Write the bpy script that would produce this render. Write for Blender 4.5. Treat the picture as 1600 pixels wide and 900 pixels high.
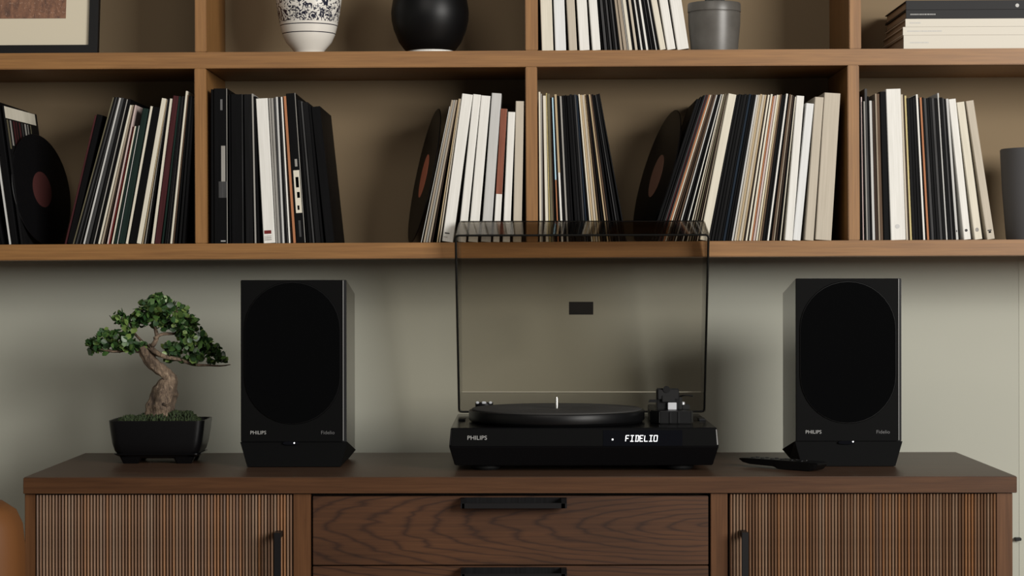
import bpy, bmesh, math, random
from mathutils import Vector, Matrix
random.seed(7)
for o in list(bpy.data.objects): bpy.data.objects.remove(o)
S = bpy.context.scene
COL = S.collection
PI = math.pi
# ------------------------------------------------------------------ picture geometry
F, PX, PY, ZC = 3325.0, 818.0, 437.0, 1.0742     # focal length (px), vanishing point, eye height
TC, TS = 0.0012, 0.0050                          # roll of the camera, apparent roll of the shelf unit
DS, DW = 3.90, 4.16                              # distance of shelf front and of the wall
ZT = 0.75                                        # sideboard top
# ------------------------------------------------------------------ camera
cam = bpy.data.cameras.new('camera'); camo = bpy.data.objects.new('camera', cam); COL.objects.link(camo)
cam.sensor_width = 36; cam.lens = F*36/1600
cam.shift_x = -(PX-800)/1600; cam.shift_y = -(450-PY)/1600
camo.matrix_world = Matrix.Translation((0, -3.5, ZC)) @ Matrix.Rotation(TC, 4, 'Y') @ Matrix.Rotation(PI/2, 4, 'X')
S.camera = camo
# ------------------------------------------------------------------ light and exposure
w = bpy.data.worlds.new('world'); S.world = w; w.use_nodes = True
w.node_tree.nodes['Background'].inputs[0].default_value = (0.80, 0.86, 1.0, 1)
w.node_tree.nodes['Background'].inputs[1].default_value = 0.09
def area(name, loc, target, sx, sy, power, col):
    l = bpy.data.lights.new(name, 'AREA'); l.shape = 'RECTANGLE'; l.size = sx; l.size_y = sy; l.energy = power; l.color = col
    o = bpy.data.objects.new(name, l); COL.objects.link(o); o.location = loc
    o.rotation_euler = (Vector(target)-Vector(loc)).to_track_quat('-Z', 'Y').to_euler()
    return o
# window to the right front, added soft fill overhead standing in for ceiling bounce
area('window_light', (3.15, -3.9, 2.1), (-0.6, 0.5, 1.0), 2.2, 1.7, 325, (1.0, 0.97, 0.92))
area('overhead_fill', (-0.5, -2.1, 2.55), (-0.5, 0.4, 0.8), 1.6, 1.2, 20, (1.0, 0.93, 0.84))
S.view_settings.view_transform = 'Standard'; S.view_settings.look = 'None'
S.view_settings.gamma = 1; S.view_settings.use_curve_mapping = False
S.view_settings.exposure = 0.0

# ------------------------------------------------------------------ helpers
def lev(px, py, th):
    X, Z = px-PX, PY-py; c, s = math.cos(th), math.sin(th)
    return X*c+Z*s, -X*s+Z*c
def P(px, py, D, th=TC):
    X, Z = lev(px, py, th)
    return Vector((X*D/F, D-3.5, ZC+Z*D/F))
def PS(px, py, D): return P(px, py, D, TS)
RS = Matrix.Translation((0, 0, ZC)) @ Matrix.Rotation(-(TS-TC), 4, 'Y') @ Matrix.Translation((0, 0, -ZC))
def tilt(o): o.matrix_world = RS @ o.matrix_basis; return o
class MB:
    def __init__(s): s.v = []; s.f = []
    def add(s, vs, fs):
        n = len(s.v); s.v += [Vector(v) for v in vs]; s.f += [tuple(i+n for i in f) for f in fs]; return s
    def box(s, a, b):
        (x0, y0, z0), (x1, y1, z1) = a, b
        return s.add([(x0,y0,z0),(x1,y0,z0),(x1,y1,z0),(x0,y1,z0),(x0,y0,z1),(x1,y0,z1),(x1,y1,z1),(x0,y1,z1)],
                     [(0,3,2,1),(4,5,6,7),(0,1,5,4),(1,2,6,5),(2,3,7,6),(3,0,4,7)])
    def prism(s, pts, d0, d1, axis='y'):
        n = len(pts)
        def m(p, d): return {'y': (p[0], d, p[1]), 'z': (p[0], p[1], d), 'x': (d, p[0], p[1])}[axis]
        return s.add([m(p, d0) for p in pts]+[m(p, d1) for p in pts],
                     [tuple(range(n)), tuple(range(2*n-1, n-1, -1))]+[(i, i+n, (i+1) % n+n, (i+1) % n) for i in range(n)])
    def loft(s, rings, cap=True):
        n = len(rings[0]); vs = [p for r in rings for p in r]; fs = []
        for k in range(len(rings)-1):
            for i in range(n):
                j = (i+1) % n; fs.append((k*n+i, k*n+j, (k+1)*n+j, (k+1)*n+i))
        if cap: fs += [tuple(range(n-1, -1, -1)), tuple(range((len(rings)-1)*n, len(rings)*n))]
        return s.add(vs, fs)
    def lathe(s, prof, c=(0, 0, 0), n=48, cap=True):
        return s.loft([[(c[0]+r*math.cos(2*PI*i/n), c[1]+r*math.sin(2*PI*i/n), c[2]+z) for i in range(n)] for r, z in prof], cap)
    def tube(s, pts, rad, n=10, wob=0, cap=True):
        pts = [Vector(p) for p in pts]; rings = []; up = Vector((0, 1, 0))
        for i, p in enumerate(pts):
            t = (pts[min(i+1, len(pts)-1)]-pts[max(i-1, 0)]).normalized()
            a = t.cross(up); a = a.normalized() if a.length > 1e-4 else Vector((1, 0, 0)); b = t.cross(a)
            r = rad[i] if hasattr(rad, '__len__') else rad
            rings.append([p+(a*math.cos(2*PI*k/n)+b*math.sin(2*PI*k/n))*r*(1+wob*(math.sin(k*2*PI/n*3+i*.16)+.6*math.sin(k*2*PI/n*7-i*.12))) for k in range(n)])
        return s.loft(rings, cap)
    def build(s, name, m, parent=None, bevel=0, smooth=False, seg=2, loc=None):
        me = bpy.data.meshes.new(name); me.from_pydata([tuple(v) for v in s.v], [], s.f)
        bm = bmesh.new(); bm.from_mesh(me); bmesh.ops.recalc_face_normals(bm, faces=bm.faces)
        if bevel: bmesh.ops.bevel(bm, geom=bm.edges[:], offset=bevel, segments=seg, affect='EDGES', clamp_overlap=True)
        bm.to_mesh(me); bm.free()
        if m: me.materials.append(m)
        o = bpy.data.objects.new(name, me); COL.objects.link(o)
        if parent: o.parent = parent
        if loc: o.location = loc
        if smooth:
            me.polygons.foreach_set('use_smooth', [True]*len(me.polygons))
            if smooth != 'all':
                try: me.set_sharp_from_angle(angle=math.radians(35))
                except Exception: pass
        return o
def tag(o, label=None, cat=None, group=None, kind=None):
    if label: o['label'] = label
    if cat: o['category'] = cat
    if group: o['group'] = group
    if kind: o['kind'] = kind
    return o
def empty(name, loc, label, cat, group=None, rz=0):
    o = bpy.data.objects.new(name, None); COL.objects.link(o); o.location = loc; o.rotation_euler = (0, 0, rz)
    o.empty_display_size = .05
    return tag(o, label, cat, group)
def adopt(o, parent):     # keep world placement although the parent sits elsewhere
    o.parent = parent; o.matrix_parent_inverse = parent.matrix_basis.inverted(); return o
def text(name, s, m, loc, size, parent, sx=1.0, lean=0):
    c = bpy.data.curves.new(name, 'FONT'); c.body = s; c.size = size; c.extrude = .0002; c.shear = lean; c.resolution_u = 3
    t = bpy.data.objects.new(name, c); COL.objects.link(t); bpy.context.view_layer.update()
    me = bpy.data.meshes.new_from_object(t.evaluated_get(bpy.context.evaluated_depsgraph_get()))
    bpy.data.objects.remove(t)
    o = bpy.data.objects.new(name, me); COL.objects.link(o); me.materials.clear(); me.materials.append(m)
    o.matrix_basis = Matrix.Translation(loc) @ Matrix.Rotation(PI/2, 4, 'X') @ Matrix.Diagonal((sx, 1, 1, 1))
    return adopt(o, parent)
def spline(pts, k=6):
    out = []; n = len(pts)
    for i in range(n-1):
        p0, p1, p2, p3 = [Vector(pts[max(0, min(n-1, j))]) for j in (i-1, i, i+1, i+2)]
        for q in range(k):
            t = q/k
            out.append(0.5*((2*p1)+(p2-p0)*t+(2*p0-5*p1+4*p2-p3)*t*t+(3*p1-p0-3*p2+p3)*t**3))
    out.append(Vector(pts[-1])); return out

# ------------------------------------------------------------------ materials
def mat(name, col, rough=.5, metal=0, spec=.5, coat=0, emit=None, es=0):
    m = bpy.data.materials.new(name); m.use_nodes = True; b = m.node_tree.nodes['Principled BSDF']
    b.inputs['Base Color'].default_value = (*col, 1); b.inputs['Roughness'].default_value = rough
    b.inputs['Metallic'].default_value = metal; b.inputs['Specular IOR Level'].default_value = spec
    b.inputs['Coat Weight'].default_value = coat; b.inputs['Coat Roughness'].default_value = .08
    if emit: b.inputs['Emission Color'].default_value = (*emit, 1); b.inputs['Emission Strength'].default_value = es
    return m
class NT:
    def __init__(s, m): s.m = m; s.t = m.node_tree; s.b = s.t.nodes['Principled BSDF']
    def n(s, ty, **kw):
        x = s.t.nodes.new(ty)
        for k, v in kw.items():
            if k.startswith('i_'):
                key = k[2:].replace('_', ' '); x.inputs[key].default_value = v
            else: setattr(x, k, v)
        return x
    def l(s, a, b): s.t.links.new(a, b)
    def coord(s, scale=(1, 1, 1), kind='Object', rot=(0, 0, 0)):
        c = s.n('ShaderNodeTexCoord'); mp = s.n('ShaderNodeMapping'); mp.inputs['Scale'].default_value = scale
        mp.inputs['Rotation'].default_value = rot
        s.l(c.outputs[kind], mp.inputs[0]); return mp.outputs[0]
    def noise(s, vec, scale, detail=4, rough=.5, dist=0):
        x = s.n('ShaderNodeTexNoise'); x.inputs['Scale'].default_value = scale; x.inputs['Detail'].default_value = detail
        x.inputs['Roughness'].default_value = rough; x.inputs['Distortion'].default_value = dist
        s.l(vec, x.inputs['Vector']); return x.outputs['Fac']
    def ramp(s, fac, stops):
        r = s.n('ShaderNodeValToRGB'); e = r.color_ramp.elements
        while len(e) < len(stops): e.new(.5)
        for i, (p, c) in enumerate(stops): e[i].position = p; e[i].color = (*c, 1) if len(c) == 3 else c
        s.l(fac, r.inputs[0]); return r.outputs[0]
    def mix(s, a, b, fac=.5, mode='MULTIPLY'):
        x = s.n('ShaderNodeMix', data_type='RGBA', blend_type=mode)
        for v, k in ((fac, 0), (a, 6), (b, 7)):
            if isinstance(v, (int, float)): x.inputs[k].default_value = v
            elif isinstance(v, tuple): x.inputs[k].default_value = (*v, 1)
            else: s.l(v, x.inputs[k])
        return x.outputs[2]
    def bump(s, h, strength=.2, dist=.001):
        x = s.n('ShaderNodeBump'); x.inputs['Strength'].default_value = strength; x.inputs['Distance'].default_value = dist
        s.l(h, x.inputs['Height']); s.l(x.outputs[0], s.b.inputs['Normal'])
    def color(s, c): s.l(c, s.b.inputs['Base Color'])
def wood(name, dark, light, axis, rough=.45, scale=1.0, spec=.4):
    m = mat(name, light, rough, spec=spec); t = NT(m)
    sc = {'x': (1.2, 22, 22), 'z': (22, 22, 1.2)}[axis]
    v = t.coord(tuple(k*scale for k in sc)); f = t.noise(v, 3.0, 6, .62, .6)
    v2 = t.coord(tuple(k*scale for k in {'x': (4, 150, 150), 'z': (150, 150, 4)}[axis])); f2 = t.noise(v2, 2.0, 3, .6)
    c = t.ramp(f, [(.28, dark), (.72, light)]); c2 = t.ramp(f2, [(.3, (.72, .70, .68)), (.6, (1, 1, 1))])
    t.color(t.mix(c, c2, .8)); t.bump(f2, .12, .0006); return m
M = {}
OAKD, OAKL = (.192, .090, .0275), (.272, .134, .0415)
M['oak_h'] = wood('oak_horizontal', OAKD, OAKL, 'x')
M['oak_v'] = wood('oak_vertical', OAKD, OAKL, 'z')
M['wal_h'] = wood('walnut_horizontal', (.044, .0180, .0066), (.082, .0355, .0138), 'x', .45, spec=.25)
M['wal_v'] = wood('walnut_vertical', (.060, .0250, .0090), (.115, .0500, .0195), 'z', .45, spec=.25)
M['wal_top'] = wood('walnut_top', (.046, .024, .0135), (.072, .039, .0225), 'x', .40, spec=.3)
# drawer fronts: cathedral grain
m = mat('walnut_cathedral', (.1, .05, .02), .42, spec=.4); t = NT(m)
v = t.coord((1, 1, 7.0)); mp = v.node; mp.inputs['Location'].default_value = (-.385, 0, -.6785*7.0)
nz = t.n('ShaderNodeTexNoise'); nz.inputs['Scale'].default_value = 5.5; nz.inputs['Detail'].default_value = 3; t.l(v, nz.inputs['Vector'])
sc = t.n('ShaderNodeVectorMath', operation='SCALE'); t.l(nz.outputs['Color'], sc.inputs[0]); sc.inputs['Scale'].default_value = .13
ad = t.n('ShaderNodeVectorMath', operation='ADD'); t.l(v, ad.inputs[0]); t.l(sc.outputs[0], ad.inputs[1])
sx = t.n('ShaderNodeSeparateXYZ'); t.l(ad.outputs[0], sx.inputs[0]); cx = t.n('ShaderNodeCombineXYZ'); t.l(sx.outputs[0], cx.inputs[0]); t.l(sx.outputs[2], cx.inputs[1])
ln = t.n('ShaderNodeVectorMath', operation='LENGTH'); t.l(cx.outputs[0], ln.inputs[0])
mu = t.n('ShaderNodeMath', operation='MULTIPLY'); t.l(ln.outputs['Value'], mu.inputs[0]); mu.inputs[1].default_value = 112
sn = t.n('ShaderNodeMath', operation='SINE'); t.l(mu.outputs[0], sn.inputs[0])
rg = t.ramp(sn.outputs[0], [(.0, (.064, .0270, .0105)), (.55, (.056, .0235, .0092)), (.86, (.046, .0190, .0078)), (1, (.032, .0130, .0056))])
f2 = t.noise(t.coord((4, 90, 150)), 2.0, 3, .6); c2 = t.ramp(f2, [(.3, (.62, .60, .58)), (.62, (1, 1, 1))])
fl = t.noise(t.coord((2, 4, 6)), 1.5, 2, .5); c3 = t.ramp(fl, [(.35, (.70, .66, .62)), (.65, (1.15, 1.1, 1.05))])
t.color(t.mix(t.mix(rg, c2, .8), c3, 1.0)); t.bump(f2, .15, .0006); M['drawer'] = m
# tambour slats: colour varies from slat to slat
m = mat('slat_wood', (.15, .08, .05), .5, spec=.35); t = NT(m)
oi = t.n('ShaderNodeObjectInfo'); r = t.ramp(oi.outputs['Random'], [(0, (.110, .056, .028)), (.35, (.175, .098, .054)), (.6, (.20, .132, .086)), (.8, (.225, .104, .040)), (1, (.140, .088, .060))])
f2 = t.noise(t.coord((140, 140, 9)), 2.2, 4, .65); c2 = t.ramp(f2, [(.3, (.45, .42, .40)), (.62, (1.1, 1.1, 1.1))])
t.color(t.mix(r, c2, .85)); t.bump(f2, .3, .0006); M['slat'] = m
M['groove'] = mat('groove_dark', (.012, .007, .005), .8)
# plaster wall
m = mat('wall_paint', (.375, .378, .325), .85, spec=.2); t = NT(m)
f = t.noise(t.coord((1, 1, 1)), 2.2, 4, .5); t.color(t.ramp(f, [(.3, (.362, .365, .312)), (.7, (.388, .390, .332))]))
t.bump(t.noise(t.coord((1, 1, 1)), 120, 3), .05, .0005); M['wall'] = m
M['trim'] = mat('trim_paint', (.385, .388, .325), .8)
M['ceil'] = mat('ceiling_paint', (.6, .58, .52), .9)
M['floor'] = wood('floor_oak', (.16, .09, .05), (.26, .15, .08), 'x', .5)
M['black_satin'] = mat('black_satin', (.0026, .0026, .0028), .42, spec=.2)
M['black_front'] = mat('black_front', (.0022, .0023, .0024), .6, spec=.06)
M['black_gloss'] = mat('black_gloss', (.0015, .0015, .0018), .22, spec=.22)
M['black_matte'] = mat('black_matte', (.006, .006, .006), .7, spec=.25)
m = mat('grille_cloth', (.0010, .0011, .0013), .9, spec=.04); t = NT(m)
t.bump(t.noise(t.coord((1, 1, 1)), 900, 2), .4, .0004); M['grille'] = m
M['rubber'] = mat('rubber_mat', (.030, .029, .027), .75, spec=.3)
M['steel'] = mat('brushed_steel', (.55, .54, .50), .3, metal=1)
M['silver'] = mat('silver_plastic', (.55, .56, .58), .4, metal=.6)
M['handle'] = mat('black_metal', (.004, .004, .0045), .42, spec=.25)
M['glow'] = mat('display_glow', (.8, .8, .8), .5, emit=(.95, .97, 1), es=1.1)
M['printg'] = mat('grey_print', (.30, .30, .29), .5)
M['printd'] = mat('dark_grey_print', (.09, .09, .09), .5)
M['pot_glaze'] = mat('pot_glaze', (.0022, .0022, .0026), .33, spec=.30)
M['glass_black'] = mat('display_glass', (.002, .002, .003), .08, spec=.5)
# smoked acrylic
def acrylic(name, tint, refl=.5):
    m = bpy.data.materials.new(name); m.use_nodes = True; nt = m.node_tree; nt.nodes.clear()
    o = nt.nodes.new('ShaderNodeOutputMaterial'); tr = nt.nodes.new('ShaderNodeBsdfTransparent'); tr.inputs[0].default_value = (*tint, 1)
    g = nt.nodes.new('ShaderNodeBsdfGlossy'); g.inputs['Roughness'].default_value = .05
    fr = nt.nodes.new('ShaderNodeFresnel'); fr.inputs[0].default_value = 1.45
    mu = nt.nodes.new('ShaderNodeMath'); mu.operation = 'MULTIPLY'; mu.inputs[1].default_value = refl; nt.links.new(fr.outputs[0], mu.inputs[0])
    mx = nt.nodes.new('ShaderNodeMixShader'); nt.links.new(mu.outputs[0], mx.inputs[0]); nt.links.new(tr.outputs[0], mx.inputs[1]); nt.links.new(g.outputs[0], mx.inputs[2])
    nt.links.new(mx.outputs[0], o.inputs[0]); return m
M['acrylic'] = acrylic('smoked_acrylic', (.84, .82, .785), .3)
M['acrylic_side'] = acrylic('smoked_acrylic_side', (.76, .745, .72))
M['acrylic_edge'] = acrylic('smoked_acrylic_edge', (.22, .20, .18), .8)

# ------------------------------------------------------------------ room shell
yW = DW-3.5
def struct(name, a, b, m): return tag(MB().box(a, b).build(name, m), kind='structure')
struct('wall_back', (-3.2, yW, 0), (3.2, yW+.12, 2.8), M['wall'])
struct('floor', (-3.2, -4.2, -.1), (3.2, yW+.12, 0), M['floor'])
struct('wall_left', (-3.3, -4.2, 0), (-3.2, yW+.12, 2.8), M['wall'])
struct('trim_1', (P(1592, 450, DW).x, yW-.0008, .08), (P(1640, 450, DW).x, yW, ZC+30*DW/F), M['trim'])
struct('baseboard_back', (-3.2, yW-.015, 0), (P(1590, 450, DW).x, yW, .08), M['trim'])

# ------------------------------------------------------------------ bookshelf
zL0, zL1 = ZC+34.3*DS/F, ZC+58.8*DS/F            # lower board
zU0, zU1 = ZC+332.6*DS/F, ZC+358.0*DS/F          # upper board
zT0 = ZC+625*DS/F
yS = DS-3.5; X0, X1 = PS(-206, 240, DS).x, PS(1868, 240, DS).x
shelf = empty('bookshelf', (0, yS, zL0), 'long oak wall shelf with open compartments above the sideboard', 'bookshelf')
def part(mb, name, m, parent, **k): return adopt(mb.build(name, m, None, **k), parent)
M['back'] = mat('shelf_back_shaded', (.198, .146, .088), .8, spec=.15)  # added panel's colour holds the cells' shade and warm wood bounce
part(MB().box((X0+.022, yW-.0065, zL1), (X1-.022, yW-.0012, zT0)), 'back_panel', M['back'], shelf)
for z0, z1 in ((zL0, zL1), (zU0, zU1), (zT0, zT0+.028)):
    part(MB().box((X0, yS, z0), (X1, yW-.001, z1)), 'shelf_board', M['oak_h'], shelf, bevel=.0012)
for a, b in ((-206, -187), (304, 322.5), (821.5, 840), (1325, 1343), (1849, 1868)):
    part(MB().box((PS(a, 240, DS).x, yS+.0006, zL1+.0002), (PS(b, 240, DS).x, yW-.007, zU0-.0002)), 'divider', M['oak_v'], shelf, bevel=.0012)
for a, b in ((-206, -187), (304, 322), (820.5, 840.5), (1327, 1345.5), (1849, 1868)):
    part(MB().box((PS(a, 30, DS).x, yS+.0006, zU1+.0002), (PS(b, 30, DS).x, yW-.007, zT0-.0002)), 'divider', M['oak_v'], shelf, bevel=.0012)
tilt(shelf)

# ------------------------------------------------------------------ records and books
C = {  # key: (colour, words, roughness)
 'K': ((.0022, .0022, .0026), 'black', .5), 'B': ((.0065, .0065, .007), 'charcoal', .5), 'DG': ((.055, .055, .056), 'dark grey', .5),
 'G': ((.27, .26, .24), 'grey', .6), 'LG': ((.45, .45, .44), 'light grey', .6), 'W': ((.64, .632, .60), 'white', .6),
 'IW': ((.61, .62, .62), 'cool white', .6), 'C': ((.58, .545, .455), 'cream', .6), 'BG': ((.43, .385, .315), 'beige', .6), 'T': ((.40, .31, .19), 'tan', .6),
 'BR': ((.10, .060, .036), 'brown', .6), 'DB': ((.040, .026, .019), 'dark brown', .6), 'MR': ((.055, .015, .017), 'maroon', .5),
 'RD': ((.14, .012, .010), 'dark red', .5), 'OR': ((.36, .15, .07), 'orange-brown', .6), 'RB': ((.22, .075, .045), 'rust red', .6),
 'OL': ((.13, .115, .07), 'olive', .6), 'GN': ((.010, .022, .018), 'dark green', .5), 'TP': ((.30, .25, .19), 'taupe', .6),
 'YT': ((.50, .42, .20), 'yellow-tan', .6), 'BL': ((.38, .56, .66), 'pale blue', .5), 'NV': ((.012, .020, .032), 'navy', .5), 'PK': ((.48, .38, .36), 'pinkish', .6)}
MC = {}
for k, (c, wd, ro) in C.items():
    m = mat('sleeve_'+wd.replace(' ', '_'), c, ro+.08, spec=.08 if max(c) < .06 else .22); t = NT(m)
    f = t.noise(t.coord((300, 40, 9)), 1.0, 4, .6); lo = .91 if max(c) > .4 else .80 if max(c) > .25 else .55
    r = t.ramp(f, [(.3, (lo, lo, lo*.98)), (.65, (1.06, 1.06, 1.06))])
    t.color(t.mix(r, c, 1.0)); MC[k] = m
m = mat('page_block', (.30, .24, .17), .8); t = NT(m)
f = t.noise(t.coord((3, 3, 900)), 1.0, 2); t.color(t.ramp(f, [(.3, (.22, .17, .12)), (.7, (.40, .33, .25))])); M['pages'] = m
ORD = ['first','second','third','fourth','fifth','sixth','seventh','eighth','ninth','tenth','eleventh','twelfth','thirteenth','fourteenth','fifteenth','sixteenth','seventeenth','eighteenth','nineteenth']
def ordn(i):
    if i < 19: return ORD[i]
    t, u = divmod(i+1, 10); T = {2: 'twent', 3: 'thirt', 4: 'fort', 5: 'fift', 6: 'sixt'}[t]
    return T+'ieth' if u == 0 else T+'y-'+ORD[u-1]
DEPTH = .230
def spine(x, z, t, h, a, key, recess, words, group, cat, thick, depth=DEPTH, marks=()):
    """upright book or sleeve: x,z pivot on the board, thickness t, height h, lean a"""
    y = yS+.006+recess; s0 = -t if a > 0 else 0
    name = 'book' if cat == 'book' else 'record_sleeve'
    if not thick:
        o = MB().box((s0, 0, 0), (s0+t, depth, h)).build(name, MC[key], bevel=min(.0004, t*.2), seg=1)
        tag(o, words, cat, group); o.location = (x, y, z); o.rotation_euler = (0, a, 0)
    else:
        o = empty(name, (x, y, z), words, cat, group); o.rotation_euler = (0, a, 0)
        q = min(.0022, t*.14)
        mb = MB().prism([(s0, depth), (s0, .0012), (s0+.0012, 0), (s0+t-.0012, 0), (s0+t, .0012), (s0+t, depth), (s0+t-q, depth), (s0+t-q, q), (s0+q, q), (s0+q, depth)], 0, h, 'z')
        mb.build('cover', MC[key], o, smooth=True)
        MB().box((s0+q+.0001, q+.0002, .003), (s0+t-q-.0001, depth-.004, h-.003)).build('pages', M['pages'], o)
    for (u0, u1, v0, v1, mk, nm) in marks:      # marks printed on the spine: fractions across, heights from the base
        mm = M[mk] if mk in M else MC[mk]
        mk_ = MB()
        if nm == 'emblem' and v1-v0 > .018:
            r_ = (v1-v0)*h*.5; mk_.prism([(s0+(u0+u1)/2*t+min(r_, (u1-u0)*t*.62)*math.cos(q_*PI/8), (v0+v1)/2*h+r_*math.sin(q_*PI/8)) for q_ in range(16)], -.0004, .0002)
        else: mk_.box((s0+u0*t, -.0004, v0*h), (s0+u1*t, .0002, v1*h))
        mk_.build(nm, mm, o)
    tilt(o); return o
def row(items, yb, place, group, start=None, xend=None, zb=None, ybref=None, unit=None):
    """items: (x bottom, x top, y top, width px, colour, options) in picture pixels; yb: y where 'x bottom' was read"""
    zb = zL1 if zb is None else zb; yfoot = PY-(zb-ZC)*F/DS
    prev = None; res = []
    items = [list(tuple(i)+({},)*(6-len(i))) for i in items]; k = DS/F
    for p_, q_ in zip(items, items[1:]):
        yy = max(p_[2], q_[2]); f_ = lambda i, y: i[0]+(i[1]-i[0])*(yb-y)/(yb-i[2])
        room = min(f_(q_, yb)-f_(p_, yb), f_(q_, yy)-f_(p_, yy)); cs = math.cos(math.atan((p_[1]-p_[0])/(yb-p_[2])))
        if p_[3] < 8.5 or room > p_[3]*.8: p_[3] = max(p_[3]*.55, min(p_[3], (room-.15)*cs))
    for (xb, xt, yt, wp, key, op) in items:
        # to level coordinates at the board
        X0_, Z0_ = lev(xb, yb, TS); X1_, Z1_ = lev(xt, yt, TS)
        zf = (zb-ZC)/k; s = (X1_-X0_)/(Z1_-Z0_); Xb = X0_+s*(zf-Z0_)
        a = math.atan(s); wx = wp/math.cos(a)
        if prev:
            pb, ps, ptop = prev; Xb = max(Xb, pb+.12); top = min(Z1_, ptop)
            need = pb+ps*(top-zf)+.12; cur = Xb+s*(top-zf)
            if cur < need: s = (need-Xb)/(top-zf); a = math.atan(s); wx = wp/math.cos(a)
        if start is not None and not prev: Xb = max(Xb, start-PX)
        h = (Z1_-zf)/math.cos(a)
        res.append([Xb, s, a, wp, h, key, op, Z1_]); prev = (Xb+wx, s, Z1_)
    n = len(res)
    for i, (Xb, s, a, wp, h, key, op, zt) in enumerate(res):
        t = wp*k*.985; xp = (Xb*k) + (wp*k/math.cos(a) if a > 0 else 0)
        thick = op.get('thick', wp >= 8.5); cat = op.get('cat', 'book' if wp >= 11 and key not in ('K',) else 'record sleeve')
        word = C[key][1]; size = op.get('size') or ('slim' if wp < 3.6 else 'narrow' if wp < 6.5 else 'wide' if wp < 13 else 'thick')
        nm = 'book' if cat == 'book' else 'record sleeve'
        lab = op.get('label') or f"{size} {word} {nm}, {ordn(i)} from left in {place}"
        spine(xp, zb+.0002, t, h*k, a, key, random.uniform(0, .004) if not thick else 0, lab, group, cat, thick, marks=op.get('marks', ()))
# A: far left, fan leaning on something out of frame
ra = [(-22, -68, 152, 5, 'K'), (-14, -60, 158, 4, 'G'), (-7, -52, 150, 6, 'B'), (0, -40, 160, 4, 'K'), (12, -18, 168, 3, 'LG'), (17, -12, 160, 9, 'K'), (30, 2, 152, 3, 'G')]
row(ra[:6], 378, 'row at far left end', 'records at the far left end of the lower shelf')
# B
B = [(100,147,180,3.2,'MR'),(103.5,150,180,9,'K'),(107,169,152,2.4,'OL'),(111,171,152,3.6,'B'),(115,174,152,3,'DG'),(119,176,152,4,'B'),(124,177,152,2,'DG'),(129,178,153,2.6,'LG'),(133,181,153,4.5,'DG'),
 (139,185,154,5,'B'),(145,190,155,1.6,'G'),(147,192,155,5.5,'K'),(152,198,164,3.2,'C'),(156.5,201,164,3.5,'TP'),(161,204,165,2.0,'DB'),(166,206,164,2.2,'PK'),(168.5,207,197,4,'RD'),(173.5,208,197,2.8,'C'),
 (177,210,197,4,'GN'),(182,215,196,2,'LG'),(184,219,170,9.5,'GN'),(195.5,234,166,3.6,'C'),(200,238,168,11,'K',{'cat':'record sleeve'}),(212.5,246,154,7,'C'),(221,253,156,1.8,'T'),(224.5,254,155,2.2,'G'),(228,256,154,4,'K'),(235,257,154,4.4,'C'),
 (240.5,263,150,9.5,'MR'),(251,272,150,4.5,'GN'),(256,275,151,3,'B'),(260,278,150,1.6,'DG'),(262,280,150,2.5,'K'),(265,284,142,3,'C'),(269,287,148,1.6,'BR'),(272,289,150,5,'K'),(278,292,150,4.5,'B'),(283.5,295.5,152,4,'K')]
row(B, 379, 'leaning row left of first divider', 'records leaning against the first lower divider')
# C
Cc = [(329,328.3,139,4.2,'K'),(333.5,332.5,138,21.5,'K',{'thick':True,'cat':'book','label':'thick black book with grey spine label, against first lower divider',
   'marks':((.55,.85,.40,.63,'G','spine_label'),(.35,.95,.295,.40,'DG','spine_band'),(.5,.66,.86,.93,'printd','lettering'),(.5,.85,.012,.020,'printg','lettering'),(.955,1.0,.0,1.0,'G','spine_edge'))}),
 (357.5,356,147,3,'K'),(361,359.5,147,20,'K',{'thick':True,'cat':'book','label':'thick plain black book right of the book with grey spine label','marks':((.90,.94,0,1,'DG','spine_edge'),)}),
 (383,380,147,13,'B',{'thick':True,'cat':'book','label':'black book with thin grey spine edge, left of thick white book'}),(397,392.2,146,3,'G'),(401,395,150,4,'K'),
 (411,399,154,18.5,'W',{'cat':'book','label':'thick white book with small dark red mark near foot of spine','marks':((.12,.72,.064,.088,'RD','spine_mark'),(.12,.72,.02,.026,'G','lettering'),(.12,.72,.033,.039,'G','lettering'),(.12,.72,.046,.050,'G','lettering'))}),
 (430,418.5,153,3.4,'G'),(433.6,422.5,153,3.6,'G'),(437.5,427,152,2.6,'DG'),(440.5,430,151,3.2,'LG'),(444,433.5,151,3,'B'),(447.5,436,151,1.8,'DG'),(450.5,438,151,2.6,'W'),(454,440.5,151,3.0,'DB'),
 (457.5,441.5,150,4,'OR'),(462,446,146,15,'K',{'thick':True,'cat':'book','label':'black book with cream spine label, leaning among black spines','marks':((.22,.86,.20,.485,'C','spine_label'),(.40,.62,.22,.25,'DG','lettering'),(.45,.75,.30,.34,'DG','lettering'),(.40,.72,.37,.44,'OL','lettering'),(.40,.62,.04,.15,'DG','lettering'),(.45,.7,.51,.56,'G','lettering'),(.93,1,0,1,'G','spine_edge'))}),
 (479,462,153,3,'K'),(482,464,156,5,'B'),(488,469,158,3,'DG'),(492,472,160,8.5,'B'),(501,477.5,164,6,'K'),(508,482,167,14,'K',{'thick':True,'cat':'book','label':'black book at the right end of the row right of first divider'})]
row(Cc, 378, 'row right of first divider', 'books and records right of the first lower divider', start=323.2)
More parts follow.
